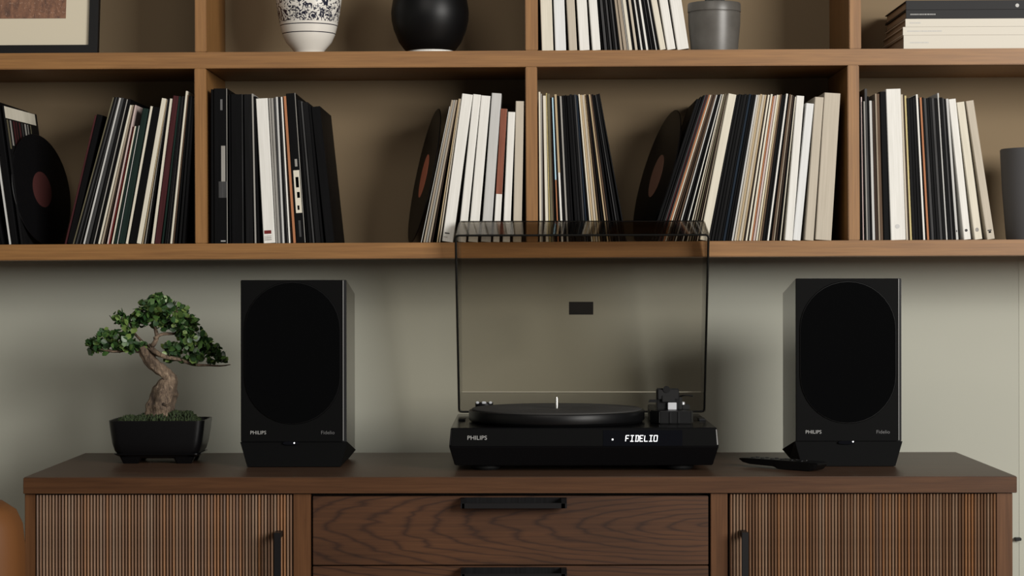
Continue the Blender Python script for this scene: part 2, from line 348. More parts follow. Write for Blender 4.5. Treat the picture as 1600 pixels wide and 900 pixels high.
# D
D_ = [(657.5,702,166,1.8,'LG'),(661,704.5,156,3,'TP'),(665,708,156,3.2,'G'),(669,711,156,3,'TP'),(674,714.5,156,2.6,'DB'),(682,716,154,2.2,'T'),(685.5,718,154,2.4,'BG'),
 (690,721,148,17.5,'W',{'label':'thick white book with tiny dark lettering low on its spine','marks':((.15,.6,.052,.060,'DG','lettering'),(.10,.45,.028,.032,'G','lettering'))}),
 (715,738.5,148,12.5,'W'),(731,751,150,15,'W'),(751,768,146,15.5,'LG',{'cat':'book','label':'tall light grey book left of the rust red spine','marks':((.2,.7,.09,.094,'G','lettering'),(.2,.6,.07,.074,'G','lettering'))}),
 (770,782.5,170,10,'W',{'cat':'book','label':'book with rust red spine and white foot beside middle divider','marks':((.0,1,.36,1,'RB','spine_band'),)}),
 (785,793.5,175,11.5,'PK'),(801,805.5,158,13.5,'BG',{'label':'beige book standing against the left side of middle divider'})]
D_[-2] = (785,793.5,175,11.5,'W',{'label':'short white book between rust red spine and beige book'})
row(D_, 378, 'row left of middle divider', 'books and records left of the middle lower divider')
# E  (x read at y 345)
E = [(843,841.5,143,2.9,'C'),(846,844.7,146,3.2,'G'),(849.5,847,148,2,'DB'),(852,847.8,149,5.6,'C'),(857.8,852.5,145,2,'YT'),(860.2,855,146,4,'OL'),(864.5,859.5,148,2.2,'BR'),(867,861,152,1.6,'K'),
 (870,862.5,152,3,'OR',{'label':'slim sleeve with pale blue upper spine and orange lower spine','marks':((-.02,1.02,.43,1,'BL','spine_band'),)}),(873.2,866,150,2.2,'K'),
 (875.6,868,147,3.2,'W',{'label':'slim sleeve with tan upper spine and white lower spine','marks':((-.02,1.02,.47,1,'T','spine_band'),)}),(879.4,871.5,149,4,'K'),(884,876,150,3,'G'),
 (888,879,149,4.6,'K'),(893,884,148,5,'K'),(898.2,889,149,4.6,'K'),(903,893.5,147,4,'B'),(907.5,897.5,148,3.4,'K'),(911,901,147,2.8,'DG'),(914.5,903.5,148,3,'NV'),(918,906,149,2.6,'K'),
 (921,907.5,147,2.6,'C'),(924,910,148,3.6,'T'),(928,913.5,148,3.6,'BG'),(932,916.5,147,3.8,'T'),(936.3,919.5,148,3,'DB'),(940,922.5,148,3.6,'K'),(944.5,925,147,3,'T'),(948.3,927.5,148,2.2,'BR'),
 (951,929.5,147,6,'K'),(957.5,933,148,4,'K'),(962,935.5,148,1.6,'DG'),(964.5,937,147,6.5,'K'),(971.5,940,146,2,'B')]
E = [(a-.0, b-(6.5 if i > 25 else 4.5 if i > 14 else 1.5 if i > 8 else 0), c, d, e, *r) for i, (a, b, c, d, e, *r) in enumerate(E)]
row(E, 345, 'row right of middle divider', 'records right of the middle lower divider', start=840.6)
# F  (x read at y 345)
Fr = [(1027,1089,155,5,'K'),(1032.5,1095,151,3.2,'B'),(1036,1099,149,2.4,'K'),(1039,1102,148,1.6,'DG'),(1041,1104,148,3,'MR'),(1044.5,1106,148,1.6,'DG'),(1046.5,1108,148,2.6,'OR'),(1049.5,1110.5,148,2,'C'),(1052,1112.5,148,3,'BR'),
 (1055.5,1115,148,4,'DB'),(1060,1117,148,2,'BR'),(1064,1119.5,148,2.4,'LG'),(1067,1121.5,148,4.6,'K'),(1072,1125,147,2,'B'),(1075,1127,147,2.6,'W'),(1078.5,1128.5,147,1.6,'K'),(1081.5,1129.5,147,3,'C'),(1085,1130.5,147,3,'TP'),(1088.5,1131.5,146,3,'OL'),
 (1092,1132,147,2.6,'DB'),(1095.5,1133,148,2,'TP'),(1099,1134.5,148,13,'C',{'cat':'book','label':'thick cream marbled spine left of the wide black block'}),
 (1113,1149,148,4,'K'),(1117.5,1153,147,4.4,'B'),(1122.3,1157,148,4.4,'K'),(1127,1161.5,147,4.4,'B'),(1132,1166,148,3,'K'),(1135.5,1169,147,4,'NV'),(1140,1173,148,3,'K'),(1143.5,1176,148,3.8,'K'),
 (1148.5,1180.5,148,2.8,'LG'),(1152.5,1184,148,3.2,'BG'),(1156,1187.5,147,3.4,'T'),(1160,1191,148,3.6,'BG'),(1164,1195,148,2.6,'T'),(1167.5,1198.5,150,1.8,'DB'),(1170,1200.5,148,2.8,'C'),(1173.5,1203.5,150,1.6,'DB'),(1175.5,1205,147,3,'C'),(1179,1208.5,150,2.4,'OR'),
 (1182,1211,149,3.6,'PK'),(1186,1214.5,148,3.2,'C'),(1190,1217.5,148,2.4,'T'),(1193,1220,147,2.4,'BR'),(1196,1222.5,148,4.4,'K'),(1200.8,1227,148,2,'B'),(1203.5,1229.5,146,2.8,'W'),(1207,1232.5,148,2.4,'K'),(1210,1234.5,147,2.6,'BR'),(1213,1237,148,2.4,'TP'),(1216,1239,149,3,'DB'),(1219.5,1241.5,150,2.8,'K'),(1222.5,1243,151,1.6,'C'),
 (1229,1245,150,12.4,'W',{'label':'white book left of the shorter white book, near right divider'}),(1241.5,1259.5,162,12.4,'IW',{'label':'short cool-white book left of the narrow taupe-beige book'}),
 (1260,1273.8,152,14,'BG',{'label':'taupe-beige book between short white book and widest beige book'}),(1276,1288.5,146,25.5,'BG',{'label':'widest beige book beside the right lower divider'})]
row(Fr, 345, 'row left of right divider', 'books and records left of the right lower divider')
# G (x read at y 375)
Gr = [(1345.5,1344,151,3,'K'),(1349.5,1346,151,2.4,'PK'),(1352.3,1348.3,158,2,'B'),(1354.8,1350,158,2.4,'G'),(1357.5,1352,138,4,'DG'),(1361.8,1356.5,150,2,'K'),(1364.3,1359,157,4,'LG'),(1368.8,1363.5,157,4.5,'DB'),(1374,1368,146,2.4,'TP'),
 (1376.7,1370.5,146,4.5,'BR'),(1381.6,1375.5,143,9.5,'K'),(1393,1382,139,23.5,'W',{'label':'thickest bright white book right of right divider, faint round emblem','marks':((.32,.62,.075,.105,'emblem','emblem'),)}),
 (1417.5,1407,147,3.2,'BG'),(1421,1410.5,148,2,'DB'),(1423.5,1413,149,3,'YT'),(1427,1416.5,153,4.6,'B'),(1432,1421.5,153,4.4,'K'),(1437,1426.5,152,3.4,'B'),(1441,1430,149,2,'K'),(1444,1432.3,147,3,'W'),(1447.5,1436,152,2,'K'),(1450,1438,152,3.2,'OR'),
 (1453.6,1441.3,152,3,'K'),(1457,1444.5,153,4,'DG'),(1461.5,1449,153,4,'K'),(1466,1453,152,4,'B'),(1470.5,1457,153,4,'DG'),(1475,1461,153,4.6,'K'),(1480,1466,145,2.6,'LG'),(1483,1469,152,4.6,'K'),(1488,1473.5,153,3,'DG'),(1491.5,1476.5,154,2.4,'K'),
 (1495,1479,154,7,'LG',{'cat':'book','label':'narrow light grey book left of the white leaning book','marks':((.3,.7,.055,.068,'DG','emblem'),)}),
 (1507,1482.5,155,11.5,'W',{'label':'white leaning book with small dark emblem, left of cream ones','marks':((.3,.65,.055,.075,'DG','emblem'),)}),
 (1524,1495.5,160,12.5,'C',{'label':'cream leaning book between white book and taupe-cream book','marks':((.3,.65,.055,.085,'G','emblem'),)}),
 (1543.5,1510,158,12.5,'BG',{'label':'beige leaning book at right end of row, left of grey vase','marks':((.25,.75,.06,.068,'DG','emblem'),(.35,.65,.045,.058,'K','emblem'))})]
M['emblem'] = mat('pale_emblem', (.46, .46, .45), .6)
row(Gr, 375, 'row right of right divider', 'books and records right of the right lower divider', start=1343.6)
# H (upper shelf; x bottom at 76, x top given at y 0)
H = [(846.5,844,0,18.5,'C',{'label':'cream book nearest the middle divider on the upper shelf'}),(867.5,864.8,0,18.5,'IW'),(889,885,0,13,'BG'),(905.5,901,0,16,'W'),(925.5,918.5,0,13.5,'W'),(941,933.5,0,2.2,'K'),
 (944.5,936,0,4.6,'DG'),(950,941,0,3,'K'),(953.5,944.5,0,4.4,'DG'),(958.5,949,0,3,'K'),(962,952.5,0,4,'DG'),(966.5,956.5,0,2.2,'K'),(969.3,959.5,0,5,'TP'),(974.8,964.5,0,5,'TP'),(980.3,970,0,2,'G'),(983,972.8,0,5,'C'),
 (988.5,978.5,0,3.4,'K'),(992.5,982,0,5.4,'BG'),(998.5,987.5,0,2.8,'K'),(1001.8,990.8,0,3.8,'W'),(1006.2,995,0,3,'B'),(1009.8,998.5,0,3.6,'W'),(1014,1002.5,0,3.6,'K'),(1018.2,1006,0,2.4,'DG'),(1021,1008.5,0,3.4,'K'),(1025,1012,0,1.6,'LG'),(1027,1013.8,0,3.2,'K'),
 (1031,1017.5,0,9.6,'C'),(1042.5,1030,0,13.5,'W'),(1058.5,1047,0,18.5,'W',{'label':'thick white book at right end of the upper row, beside grey pot'})]
topy = -158
H = [(a, a+(b-a)*(76-topy)/76, topy+random.choice((0, 2, 5)), w_, k, *r) for (a, b, c, w_, k, *r) in H]
row(H, 76, 'the upper shelf row', 'books and records on the upper shelf', start=841.5, zb=zU1)

# vinyl discs without sleeves, leaning on the rows
m = mat('vinyl', (.003, .003, .0035), .4, spec=.15); t = NT(m)
vv = t.coord((1, 1, 1)); sx = t.n('ShaderNodeSeparateXYZ'); t.l(vv, sx.inputs[0]); cx = t.n('ShaderNodeCombineXYZ'); t.l(sx.outputs[0], cx.inputs[0]); t.l(sx.outputs[1], cx.inputs[1])
ln = t.n('ShaderNodeVectorMath', operation='LENGTH'); t.l(cx.outputs[0], ln.inputs[0]); mu = t.n('ShaderNodeMath', operation='MULTIPLY'); mu.inputs[1].default_value = 3200; t.l(ln.outputs['Value'], mu.inputs[0])
sn = t.n('ShaderNodeMath', operation='SINE'); t.l(mu.outputs[0], sn.inputs[0]); t.bump(sn.outputs[0], .25, .0003); M['vinyl'] = m
M['label_red'] = mat('record_label', (.70, .21, .12), .6); M['label_dim'] = mat('record_label_brown', (.24, .12, .08), .6)
def disc(px, py, D, r, yaw, lean, words, lm):
    """yaw turns the face towards the camera, lean tips the top sideways"""
    c = PS(px, py, D); e = empty('vinyl_record', c, words, 'record', 'bare vinyl records leaning on the rows')
    MB().lathe([(r*.99, -.001), (r, 0), (r*.99, .001)], n=72).build('disc', M['vinyl'], e, smooth=True)
    for s in (-1, 1):
        MB().lathe([(.16*2*r, .0009*s), (.16*2*r, .0014*s)], n=40).build('center_label', lm, e)
    R = Matrix.Rotation(yaw, 3, 'Z') @ Matrix.Rotation(lean, 3, 'Y') @ Matrix.Rotation(PI/2, 3, 'Y')
    e.rotation_euler = R.to_euler()
    # drop on to the board
    zlow = r*math.sqrt(max(0, 1-(R @ Vector((0, 0, 1))).z**2)); e.location.z = zL1+zlow+.0004
    tilt(e); return e
disc(663, 265, DS+.120, .130, math.radians(10), math.radians(11.8), 'bare vinyl record with rust red label leaning left of the middle books', M['label_red'])
disc(1026, 268, DS+.120, .130, math.radians(9.5), math.radians(16), 'bare vinyl record with dull brown label leaning in the middle-right compartment', M['label_dim'])
disc(65, 283, DS+.11, .106, math.radians(-17), math.radians(-8), 'bare vinyl record with red label in painted shade near the left edge', mat('record_label_shaded', (.045, .010, .009), .6))  # red label darkened so its colour carries the compartment's shade
# printed sleeve with cream band at the far left
def banded():
    a = math.atan((2-32)/226.0); o = empty('record_sleeve', PS(30, 378, DS), 'record sleeve with cream top band and grey print, at far left', 'record sleeve')
    o.location.z = zL1+.0002; o.location.y = yS+.012; o.rotation_euler = (0, a, math.radians(-3)); t_ = .0035; h = .258
    MB().box((0, 0, 0), (t_, .215, h)).build('cover', MC['B'], o, bevel=.0004, seg=1)
    MB().box((t_, .001, h*.91), (t_+.0004, .20, h*.995)).build('cover_band', MC['C'], o)
    rr = random.Random(3)
    for i in range(9):
        MB().box((t_, .006+i*.019, h*(.70+rr.uniform(-.02, .02))), (t_+.0004, .006+i*.019+rr.uniform(.004, .012), h*.90)).build('cover_print', MC[rr.choice(['G', 'DG', 'OL', 'MR'])], o)
    tilt(o)
banded()

# ------------------------------------------------------------------ things on the upper shelf
def lathe_px(prof_px, cx, D, n=56):   # profile as (half width px, picture y)
    c = PS(cx, 437, D); pts = []
    for r, py in prof_px:
        z = PS(cx, py, D).z; pts.append((r*D/F, z))
    return c, pts
def standing(cx, D, prof, foot_r, zb):
    c, pts = lathe_px(prof, cx, D); pts = [(r, z-zb) for r, z in pts if z > zb+.0015]
    pts.append((foot_r*D/F, 0)); return c, pts[::-1]
# white vase with speckled pattern
m = mat('painted_ceramic', (.6, .6, .56), .22, spec=.5, coat=.3); t = NT(m)
vv = t.coord((1, 1, 1)); sx = t.n('ShaderNodeSeparateXYZ'); t.l(vv, sx.inputs[0]); z = sx.outputs[2]
def between(t, z, a, b):
    g = t.n('ShaderNodeMath', operation='GREATER_THAN'); t.l(z, g.inputs[0]); g.inputs[1].default_value = a
    q = t.n('ShaderNodeMath', operation='LESS_THAN'); t.l(z, q.inputs[0]); q.inputs[1].default_value = b
    u = t.n('ShaderNodeMath', operation='MULTIPLY'); t.l(g.outputs[0], u.inputs[0]); t.l(q.outputs[0], u.inputs[1]); return u.outputs[0]
def fmath(t, op, a, b=None):
    u = t.n('ShaderNodeMath', operation=op)
    for i, v_ in enumerate((a, b)):
        if v_ is None: continue
        if isinstance(v_, (int, float)): u.inputs[i].default_value = v_
        else: t.l(v_, u.inputs[i])
    return u.outputs[0]
DV = 3.98; zz = lambda py: (PS(485, py, DV).z-zU1)
n1 = t.noise(vv, 120, 1, .5, 1.2); s1 = fmath(t, 'GREATER_THAN', n1, .55)
n2 = t.noise(t.coord((1, 1, .8), rot=(.5, .4, .3)), 85, 2, .6, 3.0); s2 = fmath(t, 'GREATER_THAN', n2, .495)
low = between(t, z, zz(37), zz(14)); up = between(t, z, zz(14), zz(-80))
mask = fmath(t, 'ADD', fmath(t, 'MULTIPLY', s2, low), fmath(t, 'MULTIPLY', s1, up))
mask = fmath(t, 'ADD', mask, fmath(t, 'ADD', between(t, z, zz(42.0), zz(40.6)), between(t, z, zz(54.6), zz(53.2))))
cl = t.n('ShaderNodeClamp'); t.l(mask, cl.inputs[0])
t.color(t.mix((.62, .60, .55), (.010, .011, .024), cl.outputs[0], 'MIX')); M['vase_white'] = m
c, pts = standing(484.5, DV, [(26, -118), (30, -112), (30, -104), (34, -95), (44, -70), (52, -35), (52.5, -15), (51.5, 0), (48.5, 22), (44.5, 42), (41, 55), (35.5, 67), (25, 79), (22, 84)], 21, zU1)
e = tag(MB().lathe(pts, n=64).build('vase', M['vase_white'], smooth=True, loc=(c.x, c.y, zU1+.0003)), 'white ceramic vase with dark speckled pattern on the upper shelf', 'vase'); tilt(e)
# black vase
c, pts = standing(674, DV, [(20, -60), (24, -52), (40, -35), (52, -15), (58, 0), (60.8, 20), (60, 33), (56.5, 48), (48.5, 67), (39.5, 79), (37.5, 80.5)], 37.5, zU1)
e = empty('vase', (c.x, c.y, zU1+.0003), 'round black vase with pale foot ring on the upper shelf', 'vase')
MB().lathe([(r, z_) for r, z_ in pts if z_ > .004 or True][1:], n=64).build('body', M['black_satin'], e, smooth=True)
MB().lathe([(.041, 0), (.0425, .004), (.0425, .0085), (.038, .0095)], n=56).build('foot_ring', MC['W'], e, smooth=True); tilt(e)
# grey pot
m = mat('grey_glaze', (.16, .15, .135), .38, spec=.45); t = NT(m)
f = t.noise(t.coord((1, 1, 1)), 14, 4, .6); t.color(t.ramp(f, [(.3, (.060, .055, .048)), (.7, (.100, .094, .084))])); M['glaze'] = m
c, pts = standing(1118, DV, [(36, 9), (40.5, 6), (41.3, 8), (41.5, 19.6), (40.0, 20.4), (40.0, 21.2), (40.8, 22), (40.4, 40), (38, 65), (36.5, 82)], 36, zU1)
e = empty('plant_pot', (c.x, c.y, zU1+.0003), 'grey glazed plant pot with banded rim beside white books', 'plant pot')
MB().lathe(pts, n=64).build('pot', M['glaze'], e, smooth=True)
ztop = pts[-1][1]; mb = MB(); rr = random.Random(5)
for i in range(12):
    aa = rr.uniform(0, 2*PI); q = rr.uniform(.0, .024); x_, y_ = q*math.cos(aa), q*math.sin(aa)
    mb.tube(spline([(x_, y_, ztop-.004), (x_*1.2, y_*1.2, ztop+.03), (x_*1.6, y_*1.6, ztop+.09)], 4), [.004-.0002*k for k in range(9)], 7)
mb.build('stem', mat('dark_stem', (.010, .013, .009), .6), e, smooth=True)
MB().lathe([(.036, ztop-.006), (.030, ztop+.001), (.012, ztop+.003)], n=24).build('soil', mat('soil', (.012, .009, .007), .95), e, smooth=True); tilt(e)
# flat stack of books
ycur = zU1+.0003; xs = [1413, 1412, 1416, 1417, 1417]
lay = [(74, 53.6, 'C', 'thick cream book at the bottom of the flat stack'), (52.6, 40.6, 'C', 'cream book second from bottom of the flat stack'), (39.6, 28.0, 'W', 'white book in the middle of the flat stack'),
       (27.0, 14.0, 'DG', 'charcoal book with grey title, second from top of flat stack'), (12.5, -1.0, 'DG', 'charcoal book with pale emblem, top of the flat stack')]
M['dark_cover'] = mat('dark_cover', (.017, .017, .018), .6, spec=.2); M['pale_cover'] = mat('pale_cover', (.56, .53, .46), .6, spec=.2)
zc0 = zU1+.0003
for i, (y0, y1, key, words) in enumerate(lay):
    h = (y0-y1+.9)*DS/F; x0 = PS(xs[i], 50, DS).x; wdt = .29-.004*i; dep = .225
    o = empty('book', (x0, yS+.008, zc0), words, 'book', 'flat stack of books on the upper shelf'); q = .0018
    mm = M['dark_cover'] if key == 'DG' else M['pale_cover']
    mb = MB().prism([(0, 0), (dep, 0), (dep, q), (q, q), (q, h-q), (dep, h-q), (dep, h), (0, h)], 0, wdt, 'x'); mb.build('cover', mm, o, bevel=.0003, seg=1)
    MB().box((.003, q+.0001, q+.0001), (wdt-.003, dep-.003, h-q-.0001)).build('pages', M['pages'], o)
    tm = M['printg'] if key == 'DG' else MC['LG']; rr = random.Random(i); xx = .008+.004*(i == 0)
    L = {0: .035, 1: .060, 2: .018, 3: .044, 4: 0}[i]
    mbt = MB(); 
    while L and xx < .010+L:
        q2 = rr.uniform(.0012, .0026); mbt.box((xx, -.0002, h*.42), (xx+q2, .0001, h*.42+.0022)); xx += q2+.0009
    if L: mbt.build('lettering', tm, o)
    if i == 4:
        x_ = PS(1591, 4, DS).x-x0; MB().prism([(x_+.0035*math.cos(k*PI/5), h*.42+.0035*math.sin(k*PI/5)) for k in range(10)], -.0003, .0001).build('emblem', MC['LG'], o)
    tilt(o); zc0 += h+.0002
# framed picture
m = mat('brown_print', (.15, .08, .05), .6); t = NT(m)
f = t.noise(t.coord((60, 1, 25), rot=(0, .5, 0)), 1.2, 7, .72, 1.0); f2 = t.noise(t.coord((1, 1, 1)), 380, 3, .7)
c1 = t.ramp(f, [(.30, (.045, .020, .014)), (.52, (.165, .075, .040)), (.72, (.24, .115, .062))]); c2 = t.ramp(f2, [(.60, (0, 0, 0)), (.74, (.33, .27, .22))])
t.color(t.mix(c1, c2, .8, 'ADD')); M['print'] = m
DP = DS+.045; r1 = PS(152, 60, DP); xl = PS(-160, 60, DP).x; e = empty('picture_frame', (r1.x, r1.y, zU1+.0030), 'black framed brown picture with wide cream mat, leaning on wall', 'picture')
e.rotation_euler = (math.radians(-9), 0, 0); Wd = r1.x-xl; Hh = .285; fw = 14.5*DP/F
MB().add([], []).box((-Wd, 0, 0), (0, .016, fw)).box((-Wd, 0, Hh-fw), (0, .016, Hh)).box((-Wd, 0, fw), (-Wd+fw, .016, Hh-fw)).box((-fw, 0, fw), (0, .016, Hh-fw)).build('frame', M['black_satin'], e)
MB().box((-Wd+fw, .006, fw), (-fw, .012, Hh-fw)).build('mat', mat('mat_board', (.52, .47, .36), .8), e)
q = 52*DP/F; MB().box((-Wd+q, .0045, q+.008), (-q, .0062, Hh-q)).build('print', M['print'], e); tilt(e)
# dark grey cylindrical vase, right end
DG_ = DS+.09
c, pts = standing(1618, DG_, [(50, 238), (52, 233), (53.5, 235), (50.5, 300), (45, 372)], 44, zL1)
e = tag(MB().lathe(pts, n=64).build('vase', mat('stone_grey', (.066, .066, .070), .6), smooth=True, loc=(c.x, c.y, zL1+.0003)), 'dark grey cylindrical vase at the right end of the lower shelf', 'vase'); tilt(e)

# ------------------------------------------------------------------ sideboard
D0 = 3.5
def zpx(py, D=D0): return ZC+(PY-py)*D/F
def xpx(px, D=D0): return (px-PX)*D/F
sb = empty('sideboard', (0, .245, 0), 'dark walnut sideboard with slatted doors and black handles', 'sideboard')
xL, xR = xpx(36), xpx(1588.5); zt0 = zpx(771)
part(MB().box((xL, 0, zt0), (xR, .492, ZT)), 'top_panel', M['wal_top'], sb, bevel=.0012)
part(MB().box((xL+.0002, -.0012, zt0+.0006), (xR-.0002, .0006, ZT-.0012)), 'front_edging', M['wal_h'], sb, bevel=.0004)
zb0 = .14; yf = .006
part(MB().box((xL+.001, yf, zb0), (xpx(53), .485, zt0-.0003)), 'side_panel', M['wal_v'], sb, bevel=.0008)
part(MB().box((xpx(1558), yf, zb0), (xpx(1583), .485, zt0-.0003)), 'side_panel', M['wal_v'], sb, bevel=.0008)
part(MB().box((xpx(457), yf, zb0), (xpx(484.5), .480, zt0-.0003)), 'stile', M['wal_v'], sb, bevel=.0008)
part(MB().box((xpx(1110.5), yf, zb0), (xpx(1137), .480, zt0-.0003)), 'stile', M['wal_v'], sb, bevel=.0008)
part(MB().box((xpx(54), .470, zb0), (xpx(1557), .479, zt0-.0005)), 'back_panel', M['wal_h'], sb)
part(MB().box((xpx(53), .03, zb0-.02), (xpx(1558), .485, zb0-.0003)), 'bottom_panel', M['wal_h'], sb)
for x in (xL+.05, xR-.08):
    for y in (.05, .43): part(MB().prism([(x, zb0-.0205), (x+.035, zb0-.0205), (x+.03, .0005), (x+.008, .0005)], y-.015, y+.015), 'leg', M['wal_v'], sb, bevel=.001)
# doors with slats
def slat_mesh(wd, h):
    mb = MB(); r = wd/2; mb.prism([(-r, .0035), (-r, .0010), (-r*.62, -.0012), (0, -.0020), (r*.62, -.0012), (r, .0010), (r, .0035)], 0, h, 'z')
    me = bpy.data.meshes.new('slat'); me.from_pydata([tuple(v) for v in mb.v], [], mb.f)
    bm = bmesh.new(); bm.from_mesh(me); bmesh.ops.recalc_face_normals(bm, faces=bm.faces); bm.to_mesh(me); bm.free(); me.materials.append(M['slat']); return me
zd1 = zt0-.0022; zd0 = zb0+.004; pitch = 4.93*D0/F; SM = slat_mesh(pitch*.80, zd1-zd0)
def door(pxa, pxb, hx, side):
    a, b = xpx(pxa), xpx(pxb); d = part(MB().box((a, .0115, zd0), (b, .026, zd1)), 'door', M['groove'], sb)
    n = int((b-a)/pitch)
    for i in range(n):
        o = bpy.data.objects.new('slat', SM); COL.objects.link(o); o.location = (a+(i+.5)*(b-a)/n, .008, zd0); adopt(o, d)
    hz1 = zpx(829); hz0 = hz1-.21; hw = .0055; hp = part(MB().box((hx-hw, -.030, hz0), (hx+hw, -.022, hz1)).box((hx-hw*.9, -.0225, hz1-.010), (hx+hw*.9, .0062, hz1)).box((hx-hw*.9, -.0225, hz0), (hx+hw*.9, .0062, hz0+.010)), 'handle', M['handle'], d, bevel=.0006)
    hp['label'] = 'black vertical bar handle'
door(53.6, 455.5, xpx(436), 0); door(1140, 1557.5, xpx(1161), 1)
# drawers
for k in range(3):
    za = zpx(776+k*109.5); zb_ = zpx(883.5+k*109.5) if k < 2 else zb0+.004
    d = part(MB().box((xpx(487.5), .0085, zb_), (xpx(1107), .026, za)), 'drawer', M['drawer'], sb, bevel=.0008)
    for p_ in (d,): pass
    xa, xb = xpx(722), xpx(882); zh = za-.002
    h_ = part(MB().box((xa, -.022, zh-.0150), (xb, -.0175, zh-.0065)).box((xa, -.018, zh-.0150), (xb, .0086, zh-.0128))
              .prism([(.0085, zh), (-.012, zh), (-.022, zh-.007), (-.022, zh-.0150), (.0085, zh-.0150)], xa-.002, xa+.004, 'x')
              .prism([(.0085, zh), (-.012, zh), (-.022, zh-.007), (-.022, zh-.0150), (.0085, zh-.0150)], xb-.006, xb+.003, 'x'), 'handle', M['handle'], d)
    h_['label'] = 'black edge-pull handle'
    part(MB().box((xa+.004, .0070, zh-.0128), (xb-.006, .0084, zh)), 'handle_plate', MC['B'], d)
part(MB().box((xpx(486), .03, zb0), (xpx(1109), .034, zt0-.001)), 'inner_panel', M['groove'], sb)

# ------------------------------------------------------------------ speakers
def stadium(cx, cz, w2, h2, n=20, p=2.9):
    out = []
    for i in range(4*n):
        a = 2*PI*i/(4*n); ca, sa = math.cos(a), math.sin(a)
        r = (abs(ca)**p+abs(sa)**p)**(-1/p); out.append((cx+w2*ca*r, cz+h2*sa*r))
    return out
def grille_outline(cx, cz, w2, h2, n=18):    # arcs at top and bottom, straight sides
    R = w2*1.0; k = h2-R; pts = [(cx+R*math.cos(PI*i/n), cz+k+R*math.sin(PI*i/n)) for i in range(n+1)]
    pts += [(cx-R*math.cos(PI*i/n), cz-k-R*math.sin(PI*i/n)) for i in range(n+1)]; return pts
def speaker(fx0, fx1, side, words, ytop, bk):
    """fx0..fx1: front edges in px; side=+1: right flank seen"""
    DF = 3.679; DB = 3.865; yF, yB = DF-3.5, DB-3.5
    e = empty('speaker', ((xpx(fx0, DF)+xpx(fx1, DF))/2, yF+.09, ZT), words, 'speaker', 'pair of black bookshelf speakers')
    X = lambda p: xpx(p, DF); Z = lambda p: zpx(p, DF)
    cx = (fx0+fx1)/2; hw = (fx1-fx0)/2
    def ring(y, z1, zb_, wtop, wbot):   # cross section: body
        return [(X(cx)-wbot, y, zb_), (X(cx)+wbot, y, zb_), (X(cx)+wtop, y, z1), (X(cx)-wtop, y, z1)]
    w_ = hw*DF/F; zb1 = Z(690)
    zt_b = ZC+(PY-458)*DB/F; zl_b = ZC+(PY-702)*DB/F
    zbot = ZT+.0008
    body = MB().loft([[(X(cx)-w_, yF+.004, zb1), (X(cx)+w_, yF+.004, zb1), (X(cx)+w_, yF+.004, Z(ytop)), (X(cx)-w_, yF+.004, Z(ytop))],
                      [(X(cx)-w_, yB, zl_b), (X(cx)+w_, yB, zl_b), (X(cx)+w_, yB, zt_b), (X(cx)-w_, yB, zt_b)]])
    part(body, 'cabinet', M['flank'], e, bevel=.0008)
    wb = w_*.885
    part(MB().loft([[(X(cx)-wb, yF+.004, zbot), (X(cx)+wb, yF+.004, zbot), (X(cx)+w_*1.02, yF+.004, zb1-.0002), (X(cx)-w_*1.02, yF+.004, zb1-.0002)],
                    [(X(cx)-wb, yB-.01, zbot), (X(cx)+wb, yB-.01, zbot), (X(cx)+w_*1.02, yB, zl_b-.0002), (X(cx)-w_*1.02, yB, zl_b-.0002)]]), 'base', M['black_front'], e, bevel=.0006)
    # front baffle, pale strip painting the highlight on the right edge, grille
    part(MB().prism([(X(cx)-w_, zb1+.0004), (X(cx)+w_-.0062, zb1+.0004), (X(cx)+w_-.0062, Z(ytop)-.0004), (X(cx)-w_, Z(ytop)-.0004)], yF, yF+.0039), 'front_panel', M['black_front'], e, bevel=.0008)
    part(MB().prism([(X(cx)+w_-.0060, zb1+.002), (X(cx)+w_-.0048, zb1+.002), (X(cx)+w_-.0048, Z(ytop)-.001), (X(cx)+w_-.0060, Z(ytop)-.001)], yF-.0006, yF+.003), 'edge_shading', M['strip'], e)
    gx = X(cx-1.5); g = grille_outline(gx, Z(551), 74*DF/F, 110*DF/F)
    part(MB().prism(g, yF-.0035, yF+.0005), 'grille', M['grille'], e, smooth=True)
    g2 = grille_outline(gx, Z(551), 74.8*DF/F, 110.8*DF/F)
    part(MB().loft([[(x, yF-.0024, z_) for x, z_ in g2], [(x, yF+.0003, z_) for x, z_ in grille_outline(gx, Z(551), 76*DF/F, 112*DF/F)]], False).loft([[(x, yF-.0024, z_) for x, z_ in g2], [(x, yF-.0024, z_) for x, z_ in g]], False), 'grille_ring', M['black_satin'], e, smooth=True)
    text('lettering', 'PHILIPS', M['printg'], (X(fx0+14.5), yF-.0006, Z(678)), .0086, e, 1.02)
    text('lettering', 'Fidelio', M['printd'], (X(fx0+125), yF-.0006, Z(678)), .0086, e, 1.05)
    lx = X(cx-.5)
    part(MB().prism(stadium(lx-.004, Z(692), .014, .0028, 6), yF-.0004, yF+.003), 'sensor_window', M['glass_black'], e)
    part(MB().lathe([(.0013, 0), (.0013, .0008)], n=14), 'indicator_light', M['glow'], e)
    o = COL.objects[-1]
    return e
M['flank'] = mat('speaker_flank', (.012, .012, .0115), .22, spec=.6, coat=.6)
M['strip'] = mat('edge_shading', (.20, .20, .195), .35, spec=.6)  # pale grey standing in for light caught along the edges
def place_led(e, X, yF, Z):
    for ch in e.children:
        if ch.name.startswith('indicator_light'):
            ch.matrix_parent_inverse = Matrix.Identity(4)
            ch.matrix_basis = e.matrix_basis.inverted() @ Matrix.Translation((X, yF-.0010, Z)) @ Matrix.Rotation(-PI/2, 4, 'X')
e1 = speaker(376, 541, 1, 'left black speaker beside the small bonsai tree', 437, 0)
place_led(e1, xpx(459.5, 3.679), .179, zpx(691.7, 3.679))
